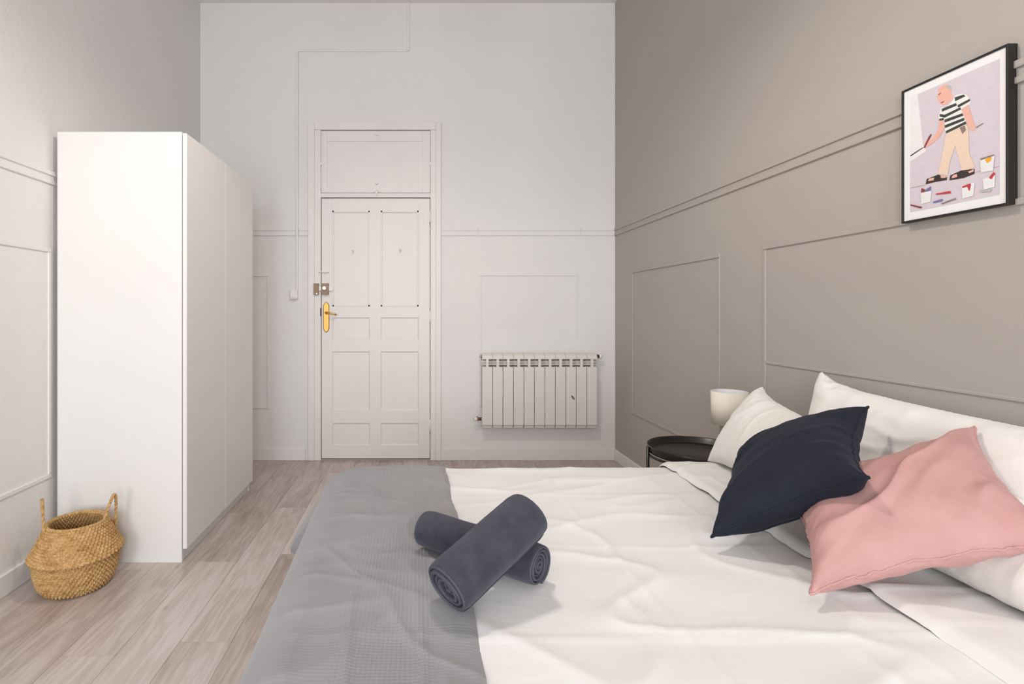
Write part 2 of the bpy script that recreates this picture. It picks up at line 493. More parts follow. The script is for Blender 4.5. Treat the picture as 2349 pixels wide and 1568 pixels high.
# transom
c = MB()
ty = YB - 0.008
for x0, x1, z0, z1 in ((-0.755, -0.708, 2.104, 2.592), (0.044, 0.102, 2.104, 2.592), (-0.708, 0.044, 2.104, 2.146), (-0.708, 0.044, 2.508, 2.592)):
    c.box(x0, x1, ty, YB + 0.03, z0, z1, 0.0015)
tr = part('transom', c, M['door'], door)
part('transom_panel', MB().box(-0.710, 0.046, ty + 0.006, YB + 0.03, 2.144, 2.510), M['door'], tr)
for x, z in ((-0.748, 2.332), (0.108, 2.332)):
    part('transom_pivot', MB().box(x - 0.018, x + 0.018, ty - 0.008, ty + .001, z - 0.012, z + 0.012, 0.004, 2), M['door'], tr)
lt = MB().box(-0.345, -0.285, ty - 0.007, ty + .001, 2.108, 2.116, 0.002)
lt.box(-0.328, -0.312, ty - 0.014, ty + .001, 2.080, 2.128, 0.004, 2)
part('transom_latch', lt, M['door'], tr)
part('transom_catch', MB().cyl((-0.318, ty + .001, 2.177), (-0.318, ty - 0.010, 2.177), 0.010, 0.007, 12), M['plastic'], tr)
part('transom_catch', MB().box(-0.335, -0.305, ty - 0.010, ty + .001, 2.550, 2.566, 0.004, 2), M['door'], tr)
# leaf: stiles and rails, sunk panels
LX0, LX1, LZ0, LZ1 = -0.752, 0.099, 0.016, 2.058
ly = YB - 0.012
rows = [(0.119, 0.292), (0.393, 0.856), (0.952, 1.124), (1.209, 1.962)]
colsx = [(-0.667, -0.372), (-0.287, 0.012)]
leaf = MB()
leaf.box(LX0, colsx[0][0], ly, YB + 0.03, LZ0, LZ1, 0.0015)
leaf.box(colsx[1][1], LX1, ly, YB + 0.03, LZ0, LZ1, 0.0015)
leaf.box(colsx[0][1], colsx[1][0], ly + 0.0004, YB + 0.03, LZ0, LZ1)
zs = [LZ0] + [z for r in rows for z in r] + [LZ1]
for i in range(0, len(zs), 2):
    for a, b in ((colsx[0][0], colsx[0][1]), (colsx[1][0], colsx[1][1])):
        leaf.box(a, b, ly + 0.0002, YB + 0.03, zs[i], zs[i + 1])
leaf_o = part('door_leaf', leaf, M['door'], door)
for ri, (z0, z1) in enumerate(rows):
    for x0, x1 in colsx:
        p = MB(); s = 0.009; dy = 0.008
        o = [(x0, ly, z0), (x1, ly, z0), (x1, ly, z1), (x0, ly, z1)]
        i1 = [(x0 + s, ly + dy, z0 + s), (x1 - s, ly + dy, z0 + s), (x1 - s, ly + dy, z1 - s), (x0 + s, ly + dy, z1 - s)]
        p.add(o + i1, [(0, 1, 5, 4), (1, 2, 6, 5), (2, 3, 7, 6), (3, 0, 4, 7), (4, 5, 6, 7)])
        if ri == 3:      # extra bead around the tall upper panels
            for a, b, e, f_ in ((x0, x1, z1 - .014, z1), (x0, x1, z0, z0 + .014), (x0, x0 + .014, z0, z1), (x1 - .014, x1, z0, z1)):
                p.box(a, b, ly - 0.003, ly + 0.008, e, f_, 0.002)
        part('panel', p, M['door'], leaf_o)
# hooks on the upper panels
for x, z in ((-0.505, 1.655), (-0.134, 1.665)):
    h = MB().box(x - 0.008, x + 0.008, ly + 0.002, ly + 0.009, z - 0.012, z + 0.034, 0.003, 2)
    h.tube([(x, ly + 0.004, z - 0.004), (x, ly - 0.006, z - 0.022), (x, ly - 0.016, z - 0.024), (x, ly - 0.020, z - 0.010)], 0.004, 8)
    part('hook', h, M['plastic'], leaf_o, 'small white adhesive hook')
# rim lock
lk = MB().box(-0.751, -0.692, ly - 0.028, ly, 1.302, 1.390, 0.003, 2)
lko = part('rim_lock', lk, M['lock'], leaf_o, 'bronze rim lock with nickel knob')
k = MB().cyl((-0.724, ly - 0.028, 1.352), (-0.724, ly - 0.044, 1.352), 0.015, 0.014, 20)
k.box(-0.7265, -0.7215, ly - 0.047, ly - 0.043, 1.340, 1.364, 0.001)
part('lock_knob', k, M['steel'], lko)
part('lock_bolt_case', MB().box(-0.693, -0.660, ly - 0.016, ly, 1.330, 1.368, 0.003, 2), M['plastic'], lko)
part('lock_bolt', MB().box(-0.771, -0.750, YB - 0.032, YB - 0.014, 1.332, 1.366, 0.002), M['plastic'], lko)
sk = part('strike_box', MB().box(-0.811, -0.771, YB - 0.038, YB - 0.013, 1.300, 1.390, 0.003, 2), M['lock'], door, 'bronze strike box')
part('screw', MB().cyl((-0.785, YB - 0.038, 1.309), (-0.785, YB - 0.041, 1.309), 0.006, 0.005, 12), M['steel'], sk)
# brass handle
pl = MB()
hx0, hx1, hz0, hz1 = -0.738, -0.690, 1.004, 1.246
outl = [(hx0, hz0 + 0.028), (hx0 + 0.014, hz0 + 0.006), ((hx0 + hx1) / 2, hz0), (hx1 - 0.014, hz0 + 0.006), (hx1, hz0 + 0.028), (hx1, hz1 - 0.028), (hx1 - 0.014, hz1 - 0.006), ((hx0 + hx1) / 2, hz1), (hx0 + 0.014, hz1 - 0.006), (hx0, hz1 - 0.028)]
mx, mz = (hx0 + hx1) / 2, (hz0 + hz1) / 2
r0 = [(x, ly, z) for x, z in outl]; r1 = [(x, ly - 0.005, z) for x, z in outl]
r2 = [(mx + (x - mx) * 0.80, ly - 0.009, mz + (z - mz) * 0.96) for x, z in outl]
pl.loft([r0, r1, r2], True, False, True, False)
plo = part('handle_plate', pl, M['brass'], leaf_o, 'long polished brass handle plate')
lv = MB().cyl((-0.712, ly - 0.008, 1.160), (-0.712, ly - 0.022, 1.160), 0.015, 0.012, 20)
lv.tube([(-0.712, ly - 0.018, 1.160), (-0.712, ly - 0.042, 1.160), (-0.706, ly - 0.052, 1.160), (-0.690, ly - 0.055, 1.158), (-0.660, ly - 0.055, 1.153), (-0.640, ly - 0.054, 1.149), (-0.628, ly - 0.050, 1.143)], lambda t: 0.0085 - 0.002 * t, 12)
part('handle_lever', lv, M['brass'], plo)
for z in (1.236, 1.014):
    part('screw', MB().cyl((mx, ly - 0.009, z), (mx, ly - 0.011, z), 0.004, 0.0035, 10), M['brass'], plo)
part('latch_plate', MB().box(-0.762, -0.753, YB - 0.018, YB - 0.006, 1.134, 1.196, 0.001), M['latch'], door, 'dark latch plate in the jamb')
bl = MB().box(-0.755, -0.690, ly - 0.005, ly, 1.472, 1.486, 0.002)
bl.cyl((-0.775, ly - 0.008, 1.479), (-0.692, ly - 0.008, 1.479), 0.004, None, 10)
bl.box(-0.722, -0.716, ly - 0.018, ly - 0.004, 1.466, 1.482, 0.001)
part('slide_bolt', bl, M['door'], leaf_o, 'small painted slide bolt')
for z in (1.916, 1.125, 0.273):
    hg = MB().cyl((0.1015, YB - 0.018, z - 0.05), (0.1015, YB - 0.018, z + 0.05), 0.0065, None, 12)
    hg.box(0.082, 0.122, YB - 0.0155, YB - 0.011, z - 0.045, z + 0.045, 0.001)
    part('hinge', hg, M['door'], door)

# ------------------------------------------------------------------ cable raceway and switch
rc = thing('cable_raceway', (-0.945, YB, 1.34), 'thin white cable raceway stepping down from ceiling to switch', 'raceway')
for b in ((-0.078, -0.060, 3.222, ZC), (-0.954, -0.078, 3.213, 3.231), (-0.954, -0.936, 1.336, 3.213)):
    part('duct', MB().box(b[0], b[1], YB - 0.010 if b[2] > 2 else YB - 0.019, YB + .001, b[2], b[3], 0.002), M['wall'], rc)
sw = whole('light_switch', MB().box(-0.999, -0.938, YB - 0.030, YB + .001, 1.268, 1.340, 0.004, 2), M['plastic'], (-0.968, YB, 1.268),
           'square white surface light switch below the cable raceway', 'switch')
part('rocker', MB().box(-0.991, -0.946, YB - 0.034, YB - 0.029, 1.278, 1.330, 0.002), M['plastic'], sw)

# ------------------------------------------------------------------ radiator
rad = thing('radiator', (0.938, YB - 0.085, 0.278), 'white eleven-section aluminium radiator hung beside the grey wall', 'radiator')
NS, SW, RX0 = 11, 0.0802, 0.497
RF, RBK = YB - 0.125, YB - 0.035
RB, RTP = 0.278, 0.846
sec = MB()
h = SW / 2
sec.box(-h + 0.0015, h - 0.0015, RF, RF + 0.010, RB + 0.022, 0.742, 0.004, 2)                   # front plate
sec.box(-h + 0.004, h - 0.004, RF + 0.012, RBK, RB, RB + 0.030, 0.003)                          # bottom foot
sec.add([(-h + .0022, RF + .001, RB + .024), (h - .0022, RF + .001, RB + .024), (h - .004, RF + .02, RB), (-h + .004, RF + .02, RB)], [(0, 1, 2, 3)])
sec.box(-0.011, 0.011, RF + 0.001, RF + 0.012, 0.735, 0.815, 0.002)                             # narrow fin between the openings
# curved top cap
capp = [(RF, 0.806), (RF + 0.001, 0.818), (RF + 0.008, 0.830), (RF + 0.030, 0.841), (RF + 0.060, RTP), (RBK, RTP), (RBK, 0.832), (RF + 0.03, 0.828), (RF + 0.010, 0.806)]
sec.loft([[(x, y, z) for y, z in capp] for x in (-h + 0.0012, h - 0.0012)], True, True, True, False)
sec.box(-h + 0.010, h - 0.010, RBK - 0.010, RBK, RB + 0.02, 0.835)                              # rear plate
for z, y in ((0.786, RF + 0.018), (0.764, RF + 0.014), (0.746, RF + 0.010)):                      # louvres in the top opening
    sec.add([(-h + .002, y, z), (h - .002, y, z), (h - .002, y + .045, z - .012), (-h + .002, y + .045, z - .012),
             (-h + .002, y, z - .005), (h - .002, y, z - .005), (h - .002, y + .045, z - .017), (-h + .002, y + .045, z - .017)],
            [(0, 1, 2, 3), (7, 6, 5, 4), (0, 4, 5, 1), (1, 5, 6, 2), (2, 6, 7, 3), (3, 7, 4, 0)], False, 1)
sec.box(-0.004, 0.004, RF + 0.009, RBK - 0.009, RB + 0.03, 0.80, 0, 1, 1)                         # inner web
sec.cyl((-h, RF + 0.052, 0.775), (h, RF + 0.052, 0.775), 0.020, None, 16, True, 1)
sec.cyl((-h, RF + 0.052, RB + 0.050), (h, RF + 0.052, RB + 0.050), 0.020, None, 16, True, 1)
sec_me = sec.mesh('section', [M['radiator'], M['radiator']], (0, YB - 0.085, 0.278))
secs = []
for i in range(NS):
    o = bpy.data.objects.new('section', sec_me)
    o.parent = rad
    o.location = (RX0 + SW * (i + 0.5) - 0.938, 0, 0)
    COL.objects.link(o); ORG[o.name] = ORG[rad.name]; secs.append(o)
RX1 = RX0 + SW * NS
v = MB().cyl((RX1, RF + 0.052, 0.822), (RX1 + 0.012, RF + 0.052, 0.822), 0.013, None, 16)
v.cyl((RX1 + 0.010, RF + 0.052, 0.822), (RX1 + 0.032, RF + 0.052, 0.822), 0.016, 0.013, 6, False)
v.cyl((RX1 + 0.020, RF + 0.052, 0.822), (RX1 + 0.020, YB, 0.822), 0.008, None, 10)
vo = part('valve', v, M['brown_brass'], rad, 'brown brass valve')
part('valve_cap', MB().lathe([(0.0, 0.0)] and [(0.012, 0.0), (0.017, 0.004), (0.017, 0.016), (0.010, 0.022), (0.001, 0.023)], (0, 0, 0), 16), M['plastic'], vo)
# turn the cap sideways onto the valve
capo = [o for o in vo.children][0]
for w in capo.data.vertices:
    x, y, z = [w.co[i] + ORG[rad.name][i] for i in range(3)]
    nx, ny, nzv = RX1 + 0.030 + z, RF + 0.052 + y, 0.822 + x
    w.co = (nx - ORG[rad.name][0], ny - ORG[rad.name][1], nzv - ORG[rad.name][2])
v = MB().cyl((RX0 + 0.002, RF + 0.052, 0.338), (RX0 - 0.012, RF + 0.052, 0.338), 0.014, None, 6, False)
v.cyl((RX0 - 0.010, RF + 0.052, 0.338), (RX0 - 0.034, RF + 0.052, 0.338), 0.012, None, 14)
v.cyl((RX0 - 0.024, RF + 0.052, 0.338), (RX0 - 0.024, YB, 0.338), 0.008, None, 10)
vo = part('return_valve', v, M['brown_brass'], rad, 'brass return valve with white cap')
part('return_cap', MB().cyl((RX0 - 0.032, RF + 0.052, 0.338), (RX0 - 0.056, RF + 0.052, 0.338), 0.016, 0.013, 16), M['plastic'], vo)
part('vent_plug', MB().cyl((RX0 + 0.002, RF + 0.052, 0.822), (RX0 - 0.012, RF + 0.052, 0.822), 0.013, 0.010, 12), M['steel'], rad)
part('bracket', MB().box(RX0 + 0.16, RX0 + 0.18, RBK - 0.002, YB, 0.755, 0.795), M['steel'], rad)
part('bracket', MB().box(RX1 - 0.18, RX1 - 0.16, RBK - 0.002, YB, 0.755, 0.795), M['steel'], rad)
sc = MB(); cxm, czm = 1.192, 0.512
sc.add([(cxm + 0.009 * math.cos(a) * (1.0 if math.cos(a) > 0 else 1.2) - 0.010 * math.sin(a), RF - 0.0008, czm + 0.017 * math.sin(a)) for a in [2 * PI * i / 12 for i in range(12)]], [tuple(range(11, -1, -1))])
part('paint_chip', sc, M['mark'], rad, 'dark chip in the enamel')

# ------------------------------------------------------------------ wardrobe
wd = thing('wardrobe', (-1.38, 2.98, 0), 'tall white two-door wardrobe standing against the white plaster wall', 'wardrobe')
WX0, WX1, WY0, WY1, WT = -1.682, -1.100, 2.483, 3.483, 2.012
part('side_panel', MB().box(WX0, WX1, WY0, WY0 + 0.019, 0, WT, 0.001), M['wardrobe'], wd)
part('side_panel', MB().box(WX0, WX1, WY1 - 0.019, WY1, 0, WT, 0.001), M['wardrobe'], wd)
part('top_panel', MB().box(WX0, WX1, WY0 + 0.019, WY1 - 0.019, WT - 0.019, WT), M['wardrobe'], wd)
part('bottom_panel', MB().box(WX0, WX1, WY0 + 0.019, WY1 - 0.019, 0.060, 0.079), M['wardrobe'], wd)
part('back_panel', MB().box(WX0, WX0 + 0.004, WY0 + 0.019, WY1 - 0.019, 0.0, WT - 0.019), M['wardrobe'], wd)
part('plinth', MB().box(WX1 - 0.022, WX1 - 0.006, WY0 + 0.019, WY1 - 0.019, 0, 0.060), M['plinth'], wd)
for i in range(2):
    y0 = WY0 + 0.001 + i * 0.500
    part('door', MB().box(WX1 + 0.003, WX1 + 0.023, y0, y0 + 0.4962, 0.064, WT - 0.006, 0.0018), M['wardrobe'], wd)

# ------------------------------------------------------------------ bed
BX0, BX1, BY0, BY1 = -0.245, 1.545, 0.80, 2.155
ZT = 0.548
bed = thing('bed', (0.65, 1.47, 0), 'low double bed pushed against the grey wall', 'bed')
part('bed_base', MB().box(BX0 + 0.02, BX1, BY0 + 0.02, BY1 - 0.02, 0.14, 0.30, 0.015, 2), M['bed_frame'], bed)
part('mattress', MB().box(BX0, BX1, BY0, BY1, 0.30, 0.522, 0.05, 4, 0, True), M['mattress'], bed)
for x in (BX0 + 0.12, BX1 - 0.12):
    for y in (BY0 + 0.14, BY1 - 0.14):
        part('leg', MB().cyl((x, y, 0), (x, y, 0.145), 0.022, 0.026, 16), M['black'], bed)

def foot_x(y):                      # the foot edge of the bedding is not quite square
    return -0.225 - 0.030 * (y - 0.9)
def wrinkle(x, y):
    a = nz(x * 1.6 + 3.1, y * 2.4, 0.3) * 0.010 + nz(x * 4 + y * 1.2, y * 7, 1.7) * 0.004
    r = 1 - abs(nz(x * 1.8 + y * 0.9, y * 5.5 - x * 1.2, 5.1)) * 2
    a += max(0, r) ** 5 * 0.0065
    r = 1 - abs(nz(x * 1.1 - y * 2.2 + 9, y * 1.4 + x * 2.8, 8.3)) * 2.4
    a += max(0, r) ** 8 * 0.0055
    for c0, d0 in ((0.50, 0.0), (0.88, 0.0)):        # pressed fold lines across the duvet
        d = (x - c0 + 0.05 * (y - 1.5)) / 0.008
        a += 0.0022 * math.exp(-d * d)
    for c0 in (1.02, 1.42, 1.80):
        d = (y - c0) / 0.008
        a += 0.0018 * math.exp(-d * d)
    return a
def drape(px, py, top, off, rad, wr, flare=None):
    """lay the cloth point (px, py) over the bed: flat on top, rounded over the edges, then hanging"""
    fx, y0, y1 = foot_x(min(max(py, 0.8), 2.2)), BY0 + 0.03, BY1 - 0.05
    rc = 0.09                                     # plan rounding of the corners
    dx = max(0.0, fx - px); dy = max(0.0, py - y1) - max(0.0, y0 - py)
    ix, iy = max(px, fx), min(max(py, y0), y1)
    # rounded corners in plan: pull the straight edges in near a corner
    cx, cy = fx + rc, (y1 - rc if py > (y0 + y1) / 2 else y0 + rc)
    qx = max(0.0, cx - px); qy = (py - cy) if py > (y0 + y1) / 2 else (cy - py)
    qy = max(0.0, qy)
    if qx > 0 and qy > 0:
        q = math.hypot(qx, qy); d = max(0.0, q - rc)
        k = min(1.0, rc / q)
        sy = 1 if py > (y0 + y1) / 2 else -1
        ix, iy = cx - qx * k, cy + sy * qy * k
        ux, uy = -qx / q, sy * qy / q
    else:
        d = math.hypot(dx, dy)
        ux, uy = (0, 0) if d == 0 else (-dx / d, dy / d)
    R = rad + off
    if d <= rad * PI / 2:
        a = d / rad
        out = R * math.sin(a); z = top + off - R * (1 - math.cos(a)); dn = 0.0
    else:
        dn = d - rad * PI / 2
        out = R; z = top + off - R - dn
    w = wr(ix, iy) if wr else 0.0
    flat = max(0.0, 1 - d / (rad * 0.9))
    z += w * (0.25 + 0.75 * flat) if dn == 0 else 0
    ripple = 0.012 * nz(ix * 6 + iy * 6, 3.3, 0.7) * min(1, dn / 0.15)
    out += ripple
    if flare and dn > 0:
        out += flare(ix, iy, dn)
    return (ix + ux * out, iy + uy * out, z)

DV_X1 = 1.30
def duvet_fn(u, v):
    px = -0.55 + u * (DV_X1 + 0.55); py = 0.48 + v * (2.47 - 0.48)
    return drape(px, py, ZT, 0.0, 0.10, wrinkle)
dv = MB().grid(duvet_fn, 190, 200)
duvet = whole('duvet', dv, M['duvet'], (0.5, 1.47, 0.25), 'white cotton duvet spread over the whole bed', 'duvet')
FX = 0.985
def fold_fn(u, v):
    px = FX + u * 0.43; py = 0.50 + v * (2.44 - 0.50)
    e = px - FX - 0.010 * nz(py * 3, 4.0, 2.0)
    t = min(1, max(0, e / 0.030))
    off = 0.0005 + 0.021 * math.sqrt(max(0, 1 - (1 - t) ** 2)) + 0.004 * nz(px * 5, py * 3, 7.7)
    return drape(px, py, ZT + 0.001, off, 0.10, wrinkle)
part('turned_fold', MB().grid(fold_fn, 60, 160), M['sheet'], duvet)
sh = MB().grid(lambda u, v: drape(1.15 + u * 0.38, 0.50 + v * (2.44 - 0.50), 0.5235, 0.002, 0.08, None), 20, 90)
whole('fitted_sheet', sh, M['sheet'], (1.35, 1.47, 0.25), 'white sheet on the mattress under the pillows', 'sheet')

# ------------------------------------------------------------------ throw
def throw_wr(x, y):
    w = wrinkle(x, y) * 0.9
    ph = (y - 1.185) / 0.20
    tri = abs((ph % 2) - 1)
    w += 0.0075 * (tri - 0.5)
    r = 1 - abs(nz(x * 3.4 + y * 3.0, y * 2.2 - x * 1.5, 15.1)) * 3
    w += max(0, r) ** 5 * 0.006
    r = 1 - abs(nz(x * 7.5, y * 0.9, 21.1)) * 3
    w += max(0, r) ** 3 * 0.005 * sstep(1.30, 1.0, y)
    return w
def throw_flare(ix, iy, dn):
    if ix > -0.1: return 0.0
    k = sstep(1.835, 1.86, iy)
    return k * min(1, dn / 0.10) ** 0.8 * 0.085
TH_X1 = 0.116
def throw_fn(u, v):
    px = -0.53 + u * (TH_X1 + 0.53); py = 0.44 + v * (2.40 - 0.44)
    px += u * (0.010 * nz(py * 2.2, 7.0, 1.0) + 0.006 * nz(py * 6, 2.0, 4.0))
    e = min(1, (1 - u) * 40)
    return drape(px, py, ZT, 0.003 + 0.006 * e, 0.10, throw_wr, throw_flare)
th = MB().grid(throw_fn, 150, 260)
throw = whole('throw_blanket', th, M['throw'], (0, 1.45, 0.25), 'grey waffle-weave throw laid across the foot of the bed', 'throw')

# ------------------------------------------------------------------ pillows and cushions
from mathutils.bvhtree import BVHTree
SOFT = []
RAY = Vector((-0.31, 0.22, 0.92)).normalized()
def inflate(w, h, n, m, target, seed, press, iters=170):
    """sew two sheets of cloth together along their edges and blow them up: returns top and bottom vertex grids"""
    rng = np.random.RandomState(seed)
    gx, gy = np.meshgrid(np.linspace(-w / 2, w / 2, n + 1), np.linspace(-h / 2, h / 2, m + 1), indexing='ij')
    P = np.zeros((2, n + 1, m + 1, 3)); P[..., 0] = gx; P[..., 1] = gy
    edge = np.zeros((n + 1, m + 1), bool); edge[0] = edge[-1] = True; edge[:, 0] = edge[:, -1] = True
    ns = rng.randn(n + 1, m + 1)
    for _ in range(6):
        ns[1:-1, 1:-1] = (ns[:-2, 1:-1] + ns[2:, 1:-1] + ns[1:-1, :-2] + ns[1:-1, 2:]) / 4
    ns /= abs(ns).max()
    P[0, ..., 2] = np.where(edge, 0, 0.006 + 0.003 * ns); P[1, ..., 2] = np.where(edge, 0, -0.006 + 0.003 * ns[::-1])
    V = np.zeros_like(P)
    dx, dy = w / n, h / m; dd = math.hypot(dx, dy)
    def fix(A, B, rest, ks, kc):
        d = B - A
        L = np.sqrt((d * d).sum(-1, keepdims=True)) + 1e-9
        e = L - rest
        c = d / L * e * np.where(e > 0, ks, kc) * 0.5
        A += c; B -= c
    for it in range(iters):
        du = np.gradient(P, axis=1); dv = np.gradient(P, axis=2)
        N = np.cross(du, dv); N /= np.sqrt((N * N).sum(-1, keepdims=True)) + 1e-9
        N[1] *= -1
        t = (P[0, ..., 2] - P[1, ..., 2]).max()
        pr = press * max(0.0, min(1.0, (target - t) / (0.35 * target)))
        V = V * 0.90 + N * pr
        old = P.copy()
        P = P + V
        for _ in range(3):
            for s in (0, 1):
                fix(P[:, s:n - (n - s) % 2:2], P[:, s + 1:n + 1:2][:, :P[:, s:n - (n - s) % 2:2].shape[1]], dx, 1.0, 0.9)
                fix(P[:, :, s:m - (m - s) % 2:2], P[:, :, s + 1:m + 1:2][:, :, :P[:, :, s:m - (m - s) % 2:2].shape[2]], dy, 1.0, 0.9)
            for s in (0, 1):
                a = P[:, s:n:2, :-1]; b = P[:, s + 1:n + 1:2, 1:]; fix(a, b, dd, 0.25, 0.12)
                a = P[:, s:n:2, 1:]; b = P[:, s + 1:n + 1:2, :-1]; fix(a, b, dd, 0.25, 0.12)
            avg = (P[0] + P[1]) / 2
            P[0][edge] = avg[edge]; P[1][edge] = avg[edge]
        P -= P.mean(axis=(0, 1, 2))
        V = (P - old)
        if it % 4 == 3 or it > iters - 4:       # cloth stiffness: soften the sharpest crumples
            sm = (P[:, :-2, 1:-1] + P[:, 2:, 1:-1] + P[:, 1:-1, :-2] + P[:, 1:-1, 2:]) / 4
            P[:, 1:-1, 1:-1, 2] += (sm - P[:, 1:-1, 1:-1])[..., 2] * 0.35
            P[:, 1:-1, 1:-1, :2] += (sm - P[:, 1:-1, 1:-1])[..., :2] * 0.03
    return P[0], P[1]

def pillow(name, mat, L, R, Tt, U, th, label, cat, group, seed, n=72, size=None, piping=None, droop=0.0, bend=0.0, press=0.00025, fold=0.005, fdir=0.6):
    """L, R bottom corners, Tt above R, U above L; th = thickness of the filled cushion"""
    L, R, Tt, U = map(Vector, (L, R, Tt, U))
    nrm = (R - L).cross(U - L).normalized()
    ctr = (L + R + Tt + U) / 4
    w = ((R - L).length + (Tt - U).length) / 2; h = ((U - L).length + (Tt - R).length) / 2
    m = max(20, int(n * h / w))
    m += m % 2
    top, bot = inflate(w, h, n, m, th, seed, press)
    cx = (abs(top[-1, -1, 0]) + abs(top[0, 0, 0]) + abs(top[0, -1, 0]) + abs(top[-1, 0, 0])) / 4
    cy = (abs(top[-1, -1, 1]) + abs(top[0, 0, 1]) + abs(top[0, -1, 1]) + abs(top[-1, 0, 1])) / 4
    def place(p):
        u, v = p[0] / cx, p[1] / cy
        v -= droop * (1 - min(1, u * u)) * max(0, v)
        a, b = (u + 1) / 2, (v + 1) / 2
        q = L * (1 - a) * (1 - b) + R * a * (1 - b) + Tt * a * b + U * (1 - a) * b
        z = p[2] + bend * (1 - u * u)
        # soft folds in the cover, fading out at the seams
        rim_ = max(0.0, (1 - abs(u) ** 4) * (1 - abs(v) ** 4))
        a_, b_ = p[0] * math.cos(fdir) + p[1] * math.sin(fdir), p[1] * math.cos(fdir) - p[0] * math.sin(fdir)
        f1 = nz(a_ * 3.5 + seed, b_ * 17 + 0.5 * nz(a_ * 9, b_ * 9, seed), seed * 1.7 + (0 if p[2] > 0 else 9))
        f2 = nz(a_ * 6 + seed * 3, b_ * 34, seed * 0.7 + (0 if p[2] > 0 else 9))
        ed_ = sstep(0.35, 0.8, max(abs(u), abs(v)))
        al = p[0] if abs(v) > abs(u) else p[1]
        f3 = nz(al * 26, seed * 2.2 + (3 if abs(v) > abs(u) else 7), p[2] * 4) * ed_
        z += (1 if p[2] > 0 else -1) * fold * rim_ * ((1 - min(1, abs(f1) * 2.2)) ** 2 * 1.3 - 0.4 + 0.45 * f2 + 1.1 * f3)
        return q + nrm * z
    mb = MB()
    ti = [[0] * (m + 1) for _ in range(n + 1)]; bi = [[0] * (m + 1) for _ in range(n + 1)]
    for i in range(n + 1):
        for j in range(m + 1):
            mb.v.append(tuple(place(top[i, j]))); ti[i][j] = len(mb.v) - 1
            if i in (0, n) or j in (0, m): bi[i][j] = ti[i][j]
            else:
                mb.v.append(tuple(place(bot[i, j]))); bi[i][j] = len(mb.v) - 1
    for i in range(n):
        for j in range(m):
            mb.f.append((ti[i][j], ti[i + 1][j], ti[i + 1][j + 1], ti[i][j + 1])); mb.mi.append(0); mb.sm.append(True)
            mb.f.append((bi[i][j], bi[i][j + 1], bi[i + 1][j + 1], bi[i + 1][j])); mb.mi.append(0); mb.sm.append(True)
    # where it presses on the bedding and on pillows already placed, the soft cover gives way
    for k, p in enumerate(mb.v):
        q = Vector(p)
        for tree in SOFT:
            hits, org_ = 0, q.copy()
            for _ in range(8):
                hit = tree.ray_cast(org_, RAY)
                if hit[0] is None: break
                hits += 1; org_ = hit[0] + RAY * 1e-5
            if hits % 2:
                near = tree.find_nearest(q)
                q = near[0] + (near[0] - q).normalized() * 0.0008
        if q.x < 1.41: q.z = max(q.z, 0.560 if q.x < FX else 0.572)
        mb.v[k] = tuple(q)
    SOFT.append(BVHTree.FromPolygons([Vector(p) for p in mb.v], mb.f))
    zmin = min(p[2] for p in mb.v)
    o = whole(name, mb, mat, (ctr.x, ctr.y, zmin), label, cat, group)
    if piping:
        loop = [(i, 0) for i in range(n)] + [(n, j) for j in range(m)] + [(i, m) for i in range(n, 0, -1)] + [(0, j) for j in range(m, 0, -1)]
        part('seam', MB().tube([mb.v[ti[i][j]] for i, j in loop], piping, 6, True), mat, o)
    return o

pillow('bed_pillow', M['pillow'], (1.385, 1.93, 0.560), (1.385, 1.08, 0.560), (1.475, 1.09, 0.925), (1.475, 1.950, 0.955), 0.15,
       'large white pillow standing against the grey wall behind the others', 'pillow', 'white bed pillows', 3, 96, droop=0.06, fold=0.006, fdir=0.2)
pillow('bed_pillow', M['pillow'], (1.165, 2.135, 0.575), (1.10, 1.50, 0.575), (1.31, 1.66, 0.815), (1.395, 2.150, 0.872), 0.15,
       'white pillow leaning beside the night table behind the navy cushion', 'pillow', 'white bed pillows', 8, 84, fold=0.005, fdir=1.2)
pillow('bed_pillow', M['pillow'], (1.155, 1.36, 0.585), (1.155, 0.72, 0.585), (1.43, 0.74, 0.75), (1.40, 1.34, 0.75), 0.12,
       'white pillow lying under the dusty pink cushion', 'pillow', 'white bed pillows', 5, 84, fold=0.006, fdir=1.0)
pillow('cushion', M['pink'], (0.825, 1.115, 0.582), (1.252, 1.018, 0.724), (1.390, 1.325, 0.888), (0.985, 1.435, 0.690), 0.135,
       'dusty pink velvet cushion with soft folds', 'cushion', 'velvet cushions', 12, 96, piping=0.003, press=0.00034, fold=0.0095, fdir=0.75)
pillow('cushion', M['navy'], (0.768, 1.388, 0.585), (0.988, 1.163, 0.810), (1.305, 1.536, 0.900), (1.03, 1.71, 0.705), 0.17,
       'navy blue velvet cushion leaning on the pink one', 'cushion', 'velvet cushions', 21, 96, piping=0.003, press=0.00034, fold=0.0075, fdir=0.45)

